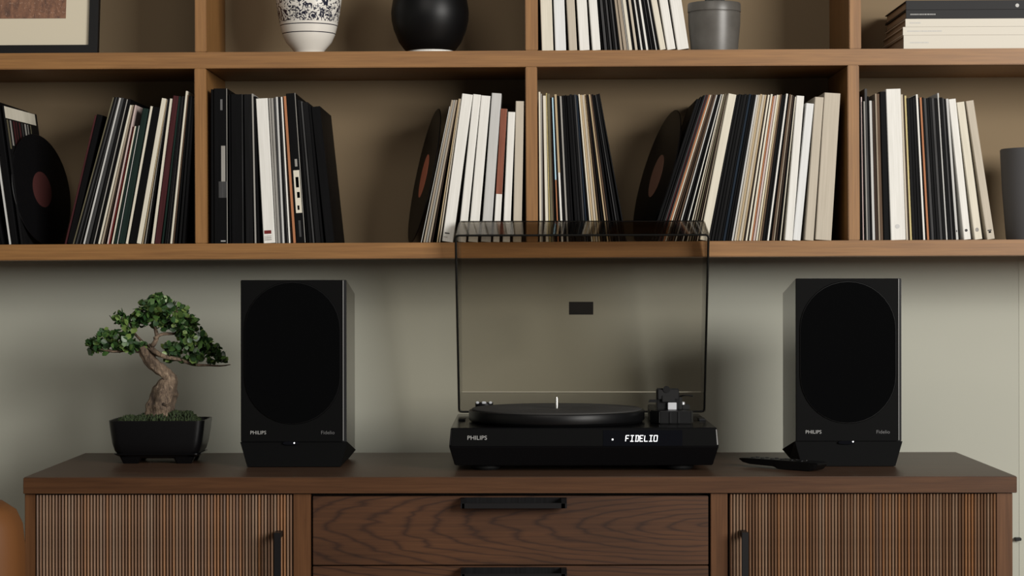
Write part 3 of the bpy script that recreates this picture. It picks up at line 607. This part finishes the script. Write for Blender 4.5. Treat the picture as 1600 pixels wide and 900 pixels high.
e2 = speaker(1243.5, 1409, -1, 'right black speaker behind the remote control', 435.5, 0)
place_led(e2, xpx(1332.5, 3.679), .179, zpx(690.7, 3.679))

# ------------------------------------------------------------------ turntable
DT = 3.59; yT = DT-3.5; DTB = 3.965; yTB = DTB-3.5
X = lambda p, D=DT: xpx(p, D); Z = lambda p, D=DT: zpx(p, D)
tt = empty('turntable', (xpx(912, DT), .28, ZT), 'black turntable with open smoked lid, centred on the sideboard', 'turntable')
zTop = Z(668.5); zMid = Z(698); zLow = Z(728)
cxT = X(912); wT = 208*DT/F; wM = 210.7*DT/F; wB = 202*DT/F
def rect(w_, y0, y1, z_): return [(cxT-w_, y0, z_), (cxT+w_, y0, z_), (cxT+w_, y1, z_), (cxT-w_, y1, z_)]
part(MB().loft([rect(wB, yT+.010, yTB-.01, zLow), rect(wM, yT+.0005, yTB, zMid), rect(wT, yT+.0005, yTB, zTop)]), 'plinth', M['black_gloss'], tt, bevel=.0012)
part(MB().prism([(cxT-wT+.002, zTop-.0012), (cxT+wT-.002, zTop-.0012), (cxT+wM-.0035, zMid+.001), (cxT-wM+.0035, zMid+.001)], yT-.0008, yT+.002), 'front_panel', M['black_front'], tt, bevel=.0004)
for x in (-.165, .165):
    for y in (yT+.05, yTB-.06):
        part(MB().lathe([(.020, ZT+.0005), (.024, ZT+.004), (.024, zLow+.0005)], (cxT+x, y, 0), 32), 'foot', M['black_matte'], tt, smooth=True)
# side highlights painted as strips: pale at the right end, black at the left
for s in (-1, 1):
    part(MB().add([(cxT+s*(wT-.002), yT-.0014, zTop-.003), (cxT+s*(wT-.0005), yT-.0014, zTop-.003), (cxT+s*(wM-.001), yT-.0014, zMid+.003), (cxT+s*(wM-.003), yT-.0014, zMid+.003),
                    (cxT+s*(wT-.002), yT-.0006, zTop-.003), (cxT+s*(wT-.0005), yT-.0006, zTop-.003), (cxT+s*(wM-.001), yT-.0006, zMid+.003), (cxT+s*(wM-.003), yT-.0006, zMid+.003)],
                   [(0,1,2,3),(4,5,6,7),(0,1,5,4),(1,2,6,5),(2,3,7,6),(3,0,4,7)]), 'edge_shading', M['strip'] if s > 0 else M['handle'], tt)
# platter
pc = (xpx(869.5, 3.745), .245); 
pl = part(MB().lathe([(.150, zTop+.0006), (.152, zTop+.003), (.1535, zTop+.004), (.1545, zTop+.006), (.1545, zTop+.0195), (.1535, zTop+.021), (.150, zTop+.0215)], (*pc, 0), 96), 'platter', M['black_satin'], tt, smooth=True)
part(MB().lathe([(.149, zTop+.0216), (.149, zTop+.0236), (.1475, zTop+.0242), (.052, zTop+.0242), (.050, zTop+.0236)], (*pc, 0), 96), 'slipmat', M['rubber'], pl, smooth=True)
part(MB().lathe([(.0030, zTop+.0236), (.0030, zTop+.041), (.0022, zTop+.0435), (.0008, zTop+.0442)], (*pc, 0), 20), 'spindle', M['steel'], pl, smooth=True)
# single adapter at the rear left corner
ax, ay = xpx(756, 3.91), 3.915-3.5+.012
part(MB().lathe([(.0165, zTop+.0006), (.0165, zTop+.0215)], (ax, ay, 0), 28).loft([[(ax+r*math.cos(2*PI*i/28), ay+r*.8*math.sin(2*PI*i/28), z_) for i in range(28)] for r, z_ in ((.0165, zTop+.0215), (.016, zTop+.0235))]), 'adapter_post', M['black_satin'], tt, smooth=True)
part(MB().box((ax-.0148, ay-.018, zTop+.022), (ax-.009, ay-.0125, zTop+.0262)).box((ax-.004, ay-.019, zTop+.022), (ax+.004, ay-.0135, zTop+.0262)).box((ax+.009, ay-.018, zTop+.022), (ax+.0148, ay-.0125, zTop+.0262)), 'adapter', M['silver'], tt, bevel=.001)
# tonearm group
ta = part(MB().prism([(X(1016, 3.69), 3.69-3.5+.01), (X(1030, 3.69), .18), (X(1080, 3.68), .18), (X(1083.5, 3.68), .19), (X(1083.5, 3.68), .385), (X(1022, 3.69), .385)], zTop+.0004, Z(642, 3.69), 'z'), 'tonearm_base', M['black_satin'], tt, bevel=.0015)
zb_ = Z(642, 3.69)
for a, b in ((1046, 1049), (1059, 1062)):
    part(MB().box((X(a, 3.68), .178, zTop+.002), (X(b, 3.68), .181, zb_-.002)), 'rib', M['handle'], ta)
Xh = lambda p: xpx(p, 3.72); Zh = lambda p: zpx(p, 3.72)
part(MB().box((Xh(1026), .222, zb_), (Xh(1061), .245, Zh(607.5))), 'headshell', M['black_satin'], ta, bevel=.0015)
part(MB().box((Xh(1027.5), .2165, Zh(624)), (Xh(1059.5), .2222, Zh(609))).box((Xh(1034), .214, Zh(628)), (Xh(1054), .2222, Zh(618))), 'cartridge', M['black_matte'], ta, bevel=.001)
part(MB().lathe([(.006, 0), (.006, .004)], (0, 0, 0), 20), 'dial', M['black_satin'], ta)
part(MB().prism([(Xh(1012.5), Zh(629)), (Xh(1026.5), Zh(629)), (Xh(1026.5), Zh(625)), (Xh(1015), Zh(625))], .222, .228), 'finger_lift', M['black_satin'], ta, bevel=.0004)
part(MB().box((Xh(1043), .2135, Zh(640)), (Xh(1056.5), .2165, Zh(629))), 'counterweight_face', M['silver'], ta, bevel=.0006)
part(MB().box((Xh(1060.5), .224, zb_), (Xh(1066), .255, Zh(621))).box((Xh(1066), .226, zb_), (Xh(1078), .250, Zh(633))), 'pivot_housing', M['black_matte'], ta, bevel=.001)
part(MB().lathe([(.0035, Zh(633.2)), (.0035, Zh(629.5)), (.002, Zh(628.5))], (Xh(1067.5), .232, 0), 20), 'adjust_knob', M['silver'], ta, smooth=True)
part(MB().tube(spline([(Xh(1062), .235, Zh(621.5)), (Xh(1068), .230, Zh(618.8)), (Xh(1075), .228, Zh(618.3)), (Xh(1083), .226, Zh(619.5))], 5), .0013, 8), 'cue_lever', M['black_satin'], ta, smooth=True)
part(MB().tube(spline([(Xh(1044), .245, Zh(622)), (Xh(1048), .31, Zh(622)), (Xh(1050), .37, Zh(623))], 5), .0042, 12), 'arm_tube', M['black_satin'], ta, smooth=True)
for o in ta.children:
    if o.name.startswith('dial'):
        o.matrix_parent_inverse = Matrix.Identity(4); o.matrix_basis = ta.matrix_basis.inverted() @ Matrix.Translation((Xh(1041), .219, Zh(608.5))) @ Matrix.Rotation(PI/2, 4, 'X')
# display and lettering
dp = part(MB().box((X(942), yT-.0014, Z(697)), (X(1066), yT-.0007, Z(672))), 'display_window', M['glass_black'], tt)
text('lettering', 'PHILIPS', M['printg'], (X(729.5), yT-.0010, Z(687)), .0100, tt, 1.06)
def seg_text(s, x0, y0, pw, ph, pitch):
    segs = {'F': 'tlmL', 'I': 'tbc', 'D': 'tbcrR', 'E': 'tlLmb', 'L': 'lLb', 'O': 'tblLrR'}
    mb = MB(); th = 1.15
    def st(xa, ya, xb, yb):   # stroke in px with a slight slant
        def q(x, y): return (X(x+(y0-y)*.10), Z(y))
        if abs(xa-xb) > abs(ya-yb): pts = [q(xa, ya-th/2), q(xb, yb-th/2), q(xb, yb+th/2), q(xa, ya+th/2)]
        else: pts = [q(xa-th/2, ya), q(xa+th/2, ya), q(xb+th/2, yb), q(xb-th/2, yb)]
        mb.prism(pts, yT-.0019, yT-.0014)
    for i, ch in enumerate(s):
        x = x0+i*pitch; yt_, ym, yb_ = y0-ph, y0-ph/2, y0
        for c_ in segs[ch]:
            if c_ == 't': st(x, yt_, x+pw, yt_)
            if c_ == 'b': st(x, yb_, x+pw, yb_)
            if c_ == 'm': st(x, ym, x+pw*.8, ym)
            if c_ == 'l': st(x, yt_, x, ym)
            if c_ == 'L': st(x, ym, x, yb_)
            if c_ == 'r': st(x+pw, yt_, x+pw, ym)
            if c_ == 'R': st(x+pw, ym, x+pw, yb_)
            if c_ == 'c': st(x+pw*(.5 if ch == 'I' else .25), yt_, x+pw*(.5 if ch == 'I' else .25), yb_)
    return mb
part(seg_text('FIDELIO', 977, 689.6, 5.0, 9.0, 7.35), 'lettering', M['glow'], dp)
part(MB().box((X(955.6), yT-.0018, Z(688)), (X(958), yT-.0014, Z(685.6))), 'indicator_light', M['glow'], dp)
# lid: shallow smoked tray leaning forward
def lidpt(px, py, D): return P(px, py, D)
rimD = (3.845, 3.925); panD = (3.882, 3.958)
rim = [lidpt(712, 368, rimD[0]), lidpt(1107, 367, rimD[0]), lidpt(1100.5, 643, rimD[1]), lidpt(717.5, 643.5, rimD[1])]
pan = [lidpt(720, 346.5, panD[0]), lidpt(1099, 345.5, panD[0]), lidpt(1095, 612.5, panD[1]), lidpt(722.5, 612.5, panD[1])]
lid = part(MB(), 'lid', M['acrylic'], tt)
nrm = (pan[1]-pan[0]).cross(pan[3]-pan[0]).normalized(); nrm = nrm if nrm.y > 0 else -nrm
def plate(q, th, m, nm):
    n_ = (q[1]-q[0]).cross(q[3]-q[0]).normalized()*th
    mb = MB().add(list(q)+[p+n_ for p in q], [(0,1,2,3),(7,6,5,4),(0,4,5,1),(1,5,6,2),(2,6,7,3),(3,7,4,0)])
    return part(mb, nm, m, lid)
plate(pan, -.003, M['acrylic'], 'lid_panel')
plate([rim[0], rim[1], pan[1], pan[0]], .0025, M['acrylic_side'], 'lid_top_skirt')
plate([pan[3], pan[2], rim[2], rim[3]], .0025, M['acrylic_side'], 'lid_bottom_skirt')
plate([rim[0], pan[0], pan[3], rim[3]], .0025, M['acrylic_side'], 'lid_side_skirt')
plate([rim[1], pan[1], pan[2], rim[2]], -.0025, M['acrylic_side'], 'lid_side_skirt')
def edge(pts, r, m, nm, closed=False):
    for a, b in zip(pts, pts[1:]+([pts[0]] if closed else [])): pass
    q = list(pts)+([pts[0]] if closed else []); 
    mb = MB()
    for a, b in zip(q, q[1:]): mb.tube([a, b], r, 8)
    return part(mb, nm, m, lid)
def rounded(q, r):
    out = []
    for i in range(4):
        p, a, b = q[i], q[i-1], q[(i+1) % 4]; d1 = (a-p).normalized()*r; d2 = (b-p).normalized()*r
        for t_ in (0, .25, .5, .75, 1): out.append(p+d1*(1-t_)**2+d2*t_**2)
    return out
edge(rounded(rim, .006), .0019, mat('rim_dark', (.003, .003, .0025), .45, spec=.15), 'lid_rim', True)
edge([pan[0], pan[1]], .0009, M['handle'], 'lid_top_edge'); edge([pan[3], pan[2]], .0009, mat('painted_edge_highlight', (.50, .49, .42), .4), 'lid_lower_edge')  # lower edge: pale strip paints the highlight along the corner
# nameplate on the lid
n0 = nrm*-.0006
def onpan(px, py):
    o_ = Vector((0, -3.5, ZC)); d_ = (P(px, py, 3.9)-o_); t_ = (pan[0]-o_).dot(nrm)/d_.dot(nrm); return o_+d_*t_
q = [onpan(889, 471.5)+n0, onpan(927, 471.5)+n0, onpan(927, 491.5)+n0, onpan(889, 491.5)+n0]
plate(q, .0005, M['black_matte'], 'nameplate')
for px in (780, 1043):
    a = P(px, 640, 3.955); part(MB().box((a.x-.022, yTB-.022, zTop), (a.x+.022, yTB-.002, zTop+.009)), 'hinge', M['black_satin'], tt, bevel=.002)
# lid stays at both sides of the plinth
for s, px in ((-1, 721), (1, 1098)):
    x = xpx(px, 3.75); part(MB().box((x-.006, .26, zTop+.0003), (x+.006, .30, zTop+.004)), 'lid_rest', M['handle'], tt, bevel=.001)

# ------------------------------------------------------------------ remote control
a_, b_ = Vector((xpx(1161, 3.70), .195, 0)), Vector((xpx(1287, 3.575), .088, 0))
rc = empty('remote_control', ((a_+b_)/2+Vector((0, 0, ZT+.0004))), 'slim black remote control lying in front of the right speaker', 'remote control', rz=math.atan2(b_.y-a_.y, b_.x-a_.x))
L = (b_-a_).length; hl = L/2; ww = .019
def rr_(x, z0, z1, w_): return [(x, -w_, z1), (x, -w_*.86, z0), (x, w_*.86, z0), (x, w_, z1)]
MB().loft([rr_(-hl, .0125, .0145, ww*.8), rr_(-hl*.90, .0085, .0155, ww*.95), rr_(-hl*.72, .0058, .0160, ww), rr_(-hl*.1, .0042, .0160, ww), rr_(0, .0006, .0160, ww), rr_(hl*.80, .0004, .0150, ww), rr_(hl*.90, .0030, .0148, ww*.97), rr_(hl, .0115, .0142, ww*.92)]).build('casing', M['black_satin'], rc, bevel=.0008)
for i in range(6):
    for j in (-1, 1):
        MB().lathe([(.0034, .0150), (.0034, .0168), (.0025, .0172)], (-hl*.7+i*.020, j*.007, 0), 16).build('button', M['handle'], rc, smooth=True)
MB().lathe([(.009, .0146), (.009, .0164), (.007, .0168)], (hl*.45, 0, 0), 28).build('dial', M['handle'], rc, smooth=True)

# ------------------------------------------------------------------ bonsai
DBn = 3.80; yB_ = DBn-3.5; k = DBn/F
BX = lambda p: xpx(p, DBn); BZ = lambda p: zpx(p, DBn)
bo = empty('bonsai', (BX(252), yB_, ZT), 'small bonsai tree with curved trunk in rectangular black pot', 'bonsai')
def rrect(cx, cy, hx, hy, z_, r, n=6):
    out = []
    for (sx_, sy_, a0) in ((1, 1, 0), (-1, 1, PI/2), (-1, -1, PI), (1, -1, 3*PI/2)):
        for i in range(n+1):
            a = a0+PI/2*i/n; out.append((cx+sx_*(hx-r)+r*math.cos(a), cy+sy_*(hy-r)+r*math.sin(a), z_))
    return out
pcx = BX(251.5)-.000; hy = .055
DPf = 3.745                                        # front plane of the pot
kx = DPf/F; zr = ZC+(PY-656)*3.76/F; pcx = (251.5-PX)*3.80/F; pcy = .30
prof = [(.060, 0, ZT+.0095), (.0695, 0, ZT+.0145), (.0755, 0, ZT+.0225), (.0795, 0, ZT+.036), (.0825, 0, ZT+.056), (.0845, 0, zr-.003), (.0847, 0, zr), (.0815, 0, zr), (.080, 0, zr-.010), (.078, 0, zr-.014)]
hyk = .058
rings = [rrect(pcx, pcy, hx, hyk*(hx/.0845), z_, .016 if i < 7 else .014) for i, (hx, _, z_) in enumerate(prof)]
pot = part(MB().loft(rings), 'pot', M['pot_glaze'], bo, smooth=True)
for sx_ in (-1, 1):
    for sy_ in (-1, 1):
        x_ = pcx+sx_*.047; y_ = pcy+sy_*.034
        part(MB().loft([rrect(x_, y_, .0135, .008, ZT+.0005, .003, 3), rrect(x_, y_, .019, .011, ZT+.012, .004, 3)]), 'pot_foot', M['black_gloss'], pot)
part(MB().loft([rrect(pcx, pcy, .062, .040, ZT+.0095, .01), rrect(pcx, pcy, .077, .050, ZT+.0165, .012), rrect(pcx, pcy, .077, .050, ZT+.0185, .012), rrect(pcx, pcy, .062, .040, ZT+.0185, .01)]), 'pot_lip', M['black_gloss'], pot)
m = mat('moss', (.03, .045, .015), .95); t = NT(m); f = t.noise(t.coord((1, 1, 1)), 160, 3, .7)
t.color(t.ramp(f, [(.3, (.006, .012, .004)), (.6, (.026, .042, .012)), (.8, (.07, .08, .022))])); M['moss'] = m
part(MB().loft([rrect(pcx, pcy, .079, .052, zr-.012, .013), rrect(pcx, pcy, .070, .045, zr-.006, .02)]), 'soil', mat('dark_soil', (.012, .010, .008), .95), bo)
mb = MB(); rr = random.Random(11)
for i in range(1500):     # moss cushions built of small tufts
    cxm, rx, hz = rr.choice([(203, 16, 9), (225, 14, 11), (250, 26, 15), (250, 26, 15), (275, 18, 17), (292, 16, 16), (230, 40, 5), (300, 14, 8), (210, 28, 7)])
    a = rr.uniform(0, 2*PI); q = math.sqrt(rr.random()); x_ = BX(cxm)+q*math.cos(a)*rx*k; y_ = pcy-.004+q*math.sin(a)*.036
    x_ = min(max(x_, pcx-.074), pcx+.074)
    z_ = zr-.006+math.sqrt(max(0, 1-q*q))*hz*k+rr.uniform(-.001, .001); s_ = rr.uniform(.0012, .0028)
    vs = [(x_+s_, y_, z_), (x_-s_, y_, z_), (x_, y_+s_, z_), (x_, y_-s_, z_), (x_+rr.uniform(-s_, s_), y_+rr.uniform(-s_, s_), z_+s_*1.6), (x_, y_, z_-s_*3)]
    mb.add(vs, [(0,2,4),(2,1,4),(1,3,4),(3,0,4),(2,0,5),(1,2,5),(3,1,5),(0,3,5)])
tag(part(mb, 'moss', M['moss'], bo), kind='stuff')
m = mat('bark', (.12, .08, .05), .85); t = NT(m)
f = t.noise(t.coord((1, 1, .35)), 150, 5, .7, .8); f3 = t.noise(t.coord((1, 1, 1)), 30, 3, .6)
t.color(t.mix(t.ramp(f, [(.35, (.050, .032, .022)), (.6, (.21, .15, .10)), (.75, (.38, .30, .21))]), t.ramp(f3, [(.35, (.45, .42, .4)), (.6, (1, 1, 1))]), 1.0))
t.bump(f, .9, .004); M['bark'] = m
def T(px, py, dy=0): return (BX(px), yB_+dy, BZ(py))
tp = spline([T(250, 664), T(250, 648), T(252, 632), T(256, 616), T(260, 603), T(265, 592), T(257, 581), T(245, 572), T(235, 562), T(227, 551), T(222, 541)], 6)
tr_ = [24, 22, 21.5, 20.5, 17, 10.5, 9.2, 9.5, 9.8, 9, 7]; rad = []
for i in range(len(tr_)-1): rad += [(tr_[i]+(tr_[i+1]-tr_[i])*q/6)*k for q in range(6)]
rad.append(tr_[-1]*k)
rad = [r*(1+.03*math.sin(i*1.3)+.03*math.sin(i*.7)) for i, r in enumerate(rad)]
part(MB().tube(tp, rad, 44, wob=.085), 'trunk', M['bark'], bo, smooth='all')
def branch(pts, r0, r1):
    s_ = spline(pts, 5); n = len(s_); part(MB().tube(s_, [(r0+(r1-r0)*i/(n-1))*k for i in range(n)], 9, wob=.08), 'branch', M['bark'], bo, smooth='all')
branch([T(226, 546), T(215, 547), T(198, 546, .005), T(178, 548), T(160, 545, -.005), T(145, 543)], 4.5, 1.2)
branch([T(228, 549), T(236, 542), T(243, 535, -.01), T(245, 525), T(242, 510), T(240, 490), T(245, 475)], 5, 1.5)
branch([T(232, 540), T(246, 550, -.01), T(262, 557, -.015), T(282, 561, -.01), T(302, 569), T(325, 570), T(345, 571), T(360, 569)], 4.6, .7)
branch([T(236, 556), T(243, 553), T(252, 555, -.008), T(262, 558, -.012)], 3.5, 2.5)
branch([T(243, 528, -.01), T(252, 522), T(268, 521), T(285, 522, .01), T(305, 530, .01), T(325, 545)], 3, 1.2)
branch([T(226, 545), T(220, 535, .02), T(205, 520, .03), T(196, 500, .03)], 3, 1.2)
branch([T(241, 505), T(225, 495, .01), T(212, 488)], 2.2, 1); branch([T(241, 495), T(260, 485), T(282, 488, -.01), T(300, 505)], 2.4, 1)
branch([T(182, 547), T(175, 535, .01), T(165, 525)], 1.8, .8); branch([T(282, 561), T(275, 550, .01), T(268, 540, .015)], 2, 1)
branch([T(305, 569), T(318, 555), T(330, 545, -.01)], 1.8, .8)
branch([T(262, 628, -.05), T(270, 630, -.06), T(275, 626, -.06)], 2.5, 1.2)
m = mat('leaf', (.03, .07, .02), .42, spec=.5); t = NT(m); g_ = t.n('ShaderNodeNewGeometry')
t.color(t.ramp(g_.outputs['Random Per Island'], [(0, (.008, .028, .008)), (.4, (.024, .065, .016)), (.75, (.055, .115, .026)), (1, (.15, .22, .055))])); M['leaf'] = m
t.b.inputs['Subsurface Weight'].default_value = 0
mb = MB(); rr = random.Random(21)
def leaf(c, s_):
    d = Vector((rr.gauss(0, 1), rr.gauss(0, 1)*.8, rr.gauss(0, .8))).normalized(); u = d.cross(Vector((rr.gauss(0, 1), rr.gauss(0, 1), rr.gauss(0, 1)))).normalized(); n_ = d.cross(u)
    c = Vector(c); w_ = s_*.42
    vs = [c-d*s_*.5, c-d*s_*.15+u*w_*.8+n_*s_*.05, c+d*s_*.2+u*w_+n_*s_*.07, c+d*s_*.5, c+d*s_*.2-u*w_+n_*s_*.07, c-d*s_*.15-u*w_*.8+n_*s_*.05, c-n_*s_*.02]
    mb.add(vs, [(0,1,6),(1,2,6),(2,3,6),(3,4,6),(4,5,6),(5,0,6)])
clus = [(246,478,27,17,150),(222,490,16,13,70),(272,488,24,18,120),(203,505,16,13,60),(186,495,12,10,30),(218,503,14,9,35),(240,500,20,12,60),(256,508,14,9,35),(290,505,22,17,110),(300,525,24,16,110),(288,520,14,12,40),(165,527,20,14,80),(188,530,22,16,100),(150,538,14,10,50),(205,540,18,9,60),(228,540,9,6,22),(142,548,6,5,10),
 (160,545,10,8,26),(310,545,24,16,100),(330,545,15,12,55),(345,558,9,10,30),(336,562,12,6,20),(269,545,17,13,80),(280,560,12,6,16),(302,560,12,8,30),(264,560,8,5,8),(250,465,16,7,40),(226,474,10,7,18),(320,532,10,9,26)]
for (cx_, cy_, rx, ry, n_) in clus:
    for i in range(int(n_*.92)):
        while True:
            a, b, c_ = rr.uniform(-1, 1), rr.uniform(-1, 1), rr.uniform(-1, 1)
            if a*a+b*b+c_*c_ < 1: break
        leaf(T(cx_+a*rx, cy_+b*ry, c_*min(.055, rx*k*1.3)), rr.uniform(7.5, 13.5)*k)
tag(part(mb, 'foliage', M['leaf'], bo, smooth='all'), kind='stuff')

# ------------------------------------------------------------------ tan armchair just inside the left edge
m = mat('tan_leather', (.115, .045, .013), .6, spec=.2); t = NT(m); f = t.noise(t.coord((1, 1, 1)), 45, 4, .6); t.bump(f, .15, .001); M['leather'] = m
acx = xpx(35, 3.25)-.29
ch = empty('armchair', (acx, -.35, 0), 'orange-tan leather armchair at the left edge beside the sideboard', 'armchair')
part(MB().loft([rrect(acx, -.25, .29*s_, .055*s_+.01, z_, .05*s_) for z_, s_ in ((.42, .97), (.45, 1), (.66, 1), (.70, .985), (.722, .95), (.735, .88))]), 'backrest', M['leather'], ch, smooth='all')
part(MB().loft([rrect(acx, -.50, .26*s_, .24*s_, z_, .05) for z_, s_ in ((.30, .97), (.32, 1), (.42, 1), (.445, .96))]), 'seat', M['leather'], ch, smooth='all')
for sx_ in (-1, 1):
    part(MB().loft([rrect(acx+sx_*.285, -.50, .022, .22, z_, .018) for z_ in (.30, .55, .57)]), 'armrest', M['leather'], ch, smooth=True)
    for y_ in (-.69, -.27):
        part(MB().lathe([(.013, .0005), (.018, .30)], (acx+sx_*.24, y_, 0), 16), 'leg', M['wal_v'], ch, smooth=True)
# small black cable clip low on the wall at right
cl = tag(MB().box((0, 0, 0), (.012, .012, .006)).build('cable_clip', M['handle'], bevel=.001, loc=(xpx(1584, DW), yW-.0122, zpx(845, DW))), 'small black cable clip low on the wall right of the sideboard', 'clip')
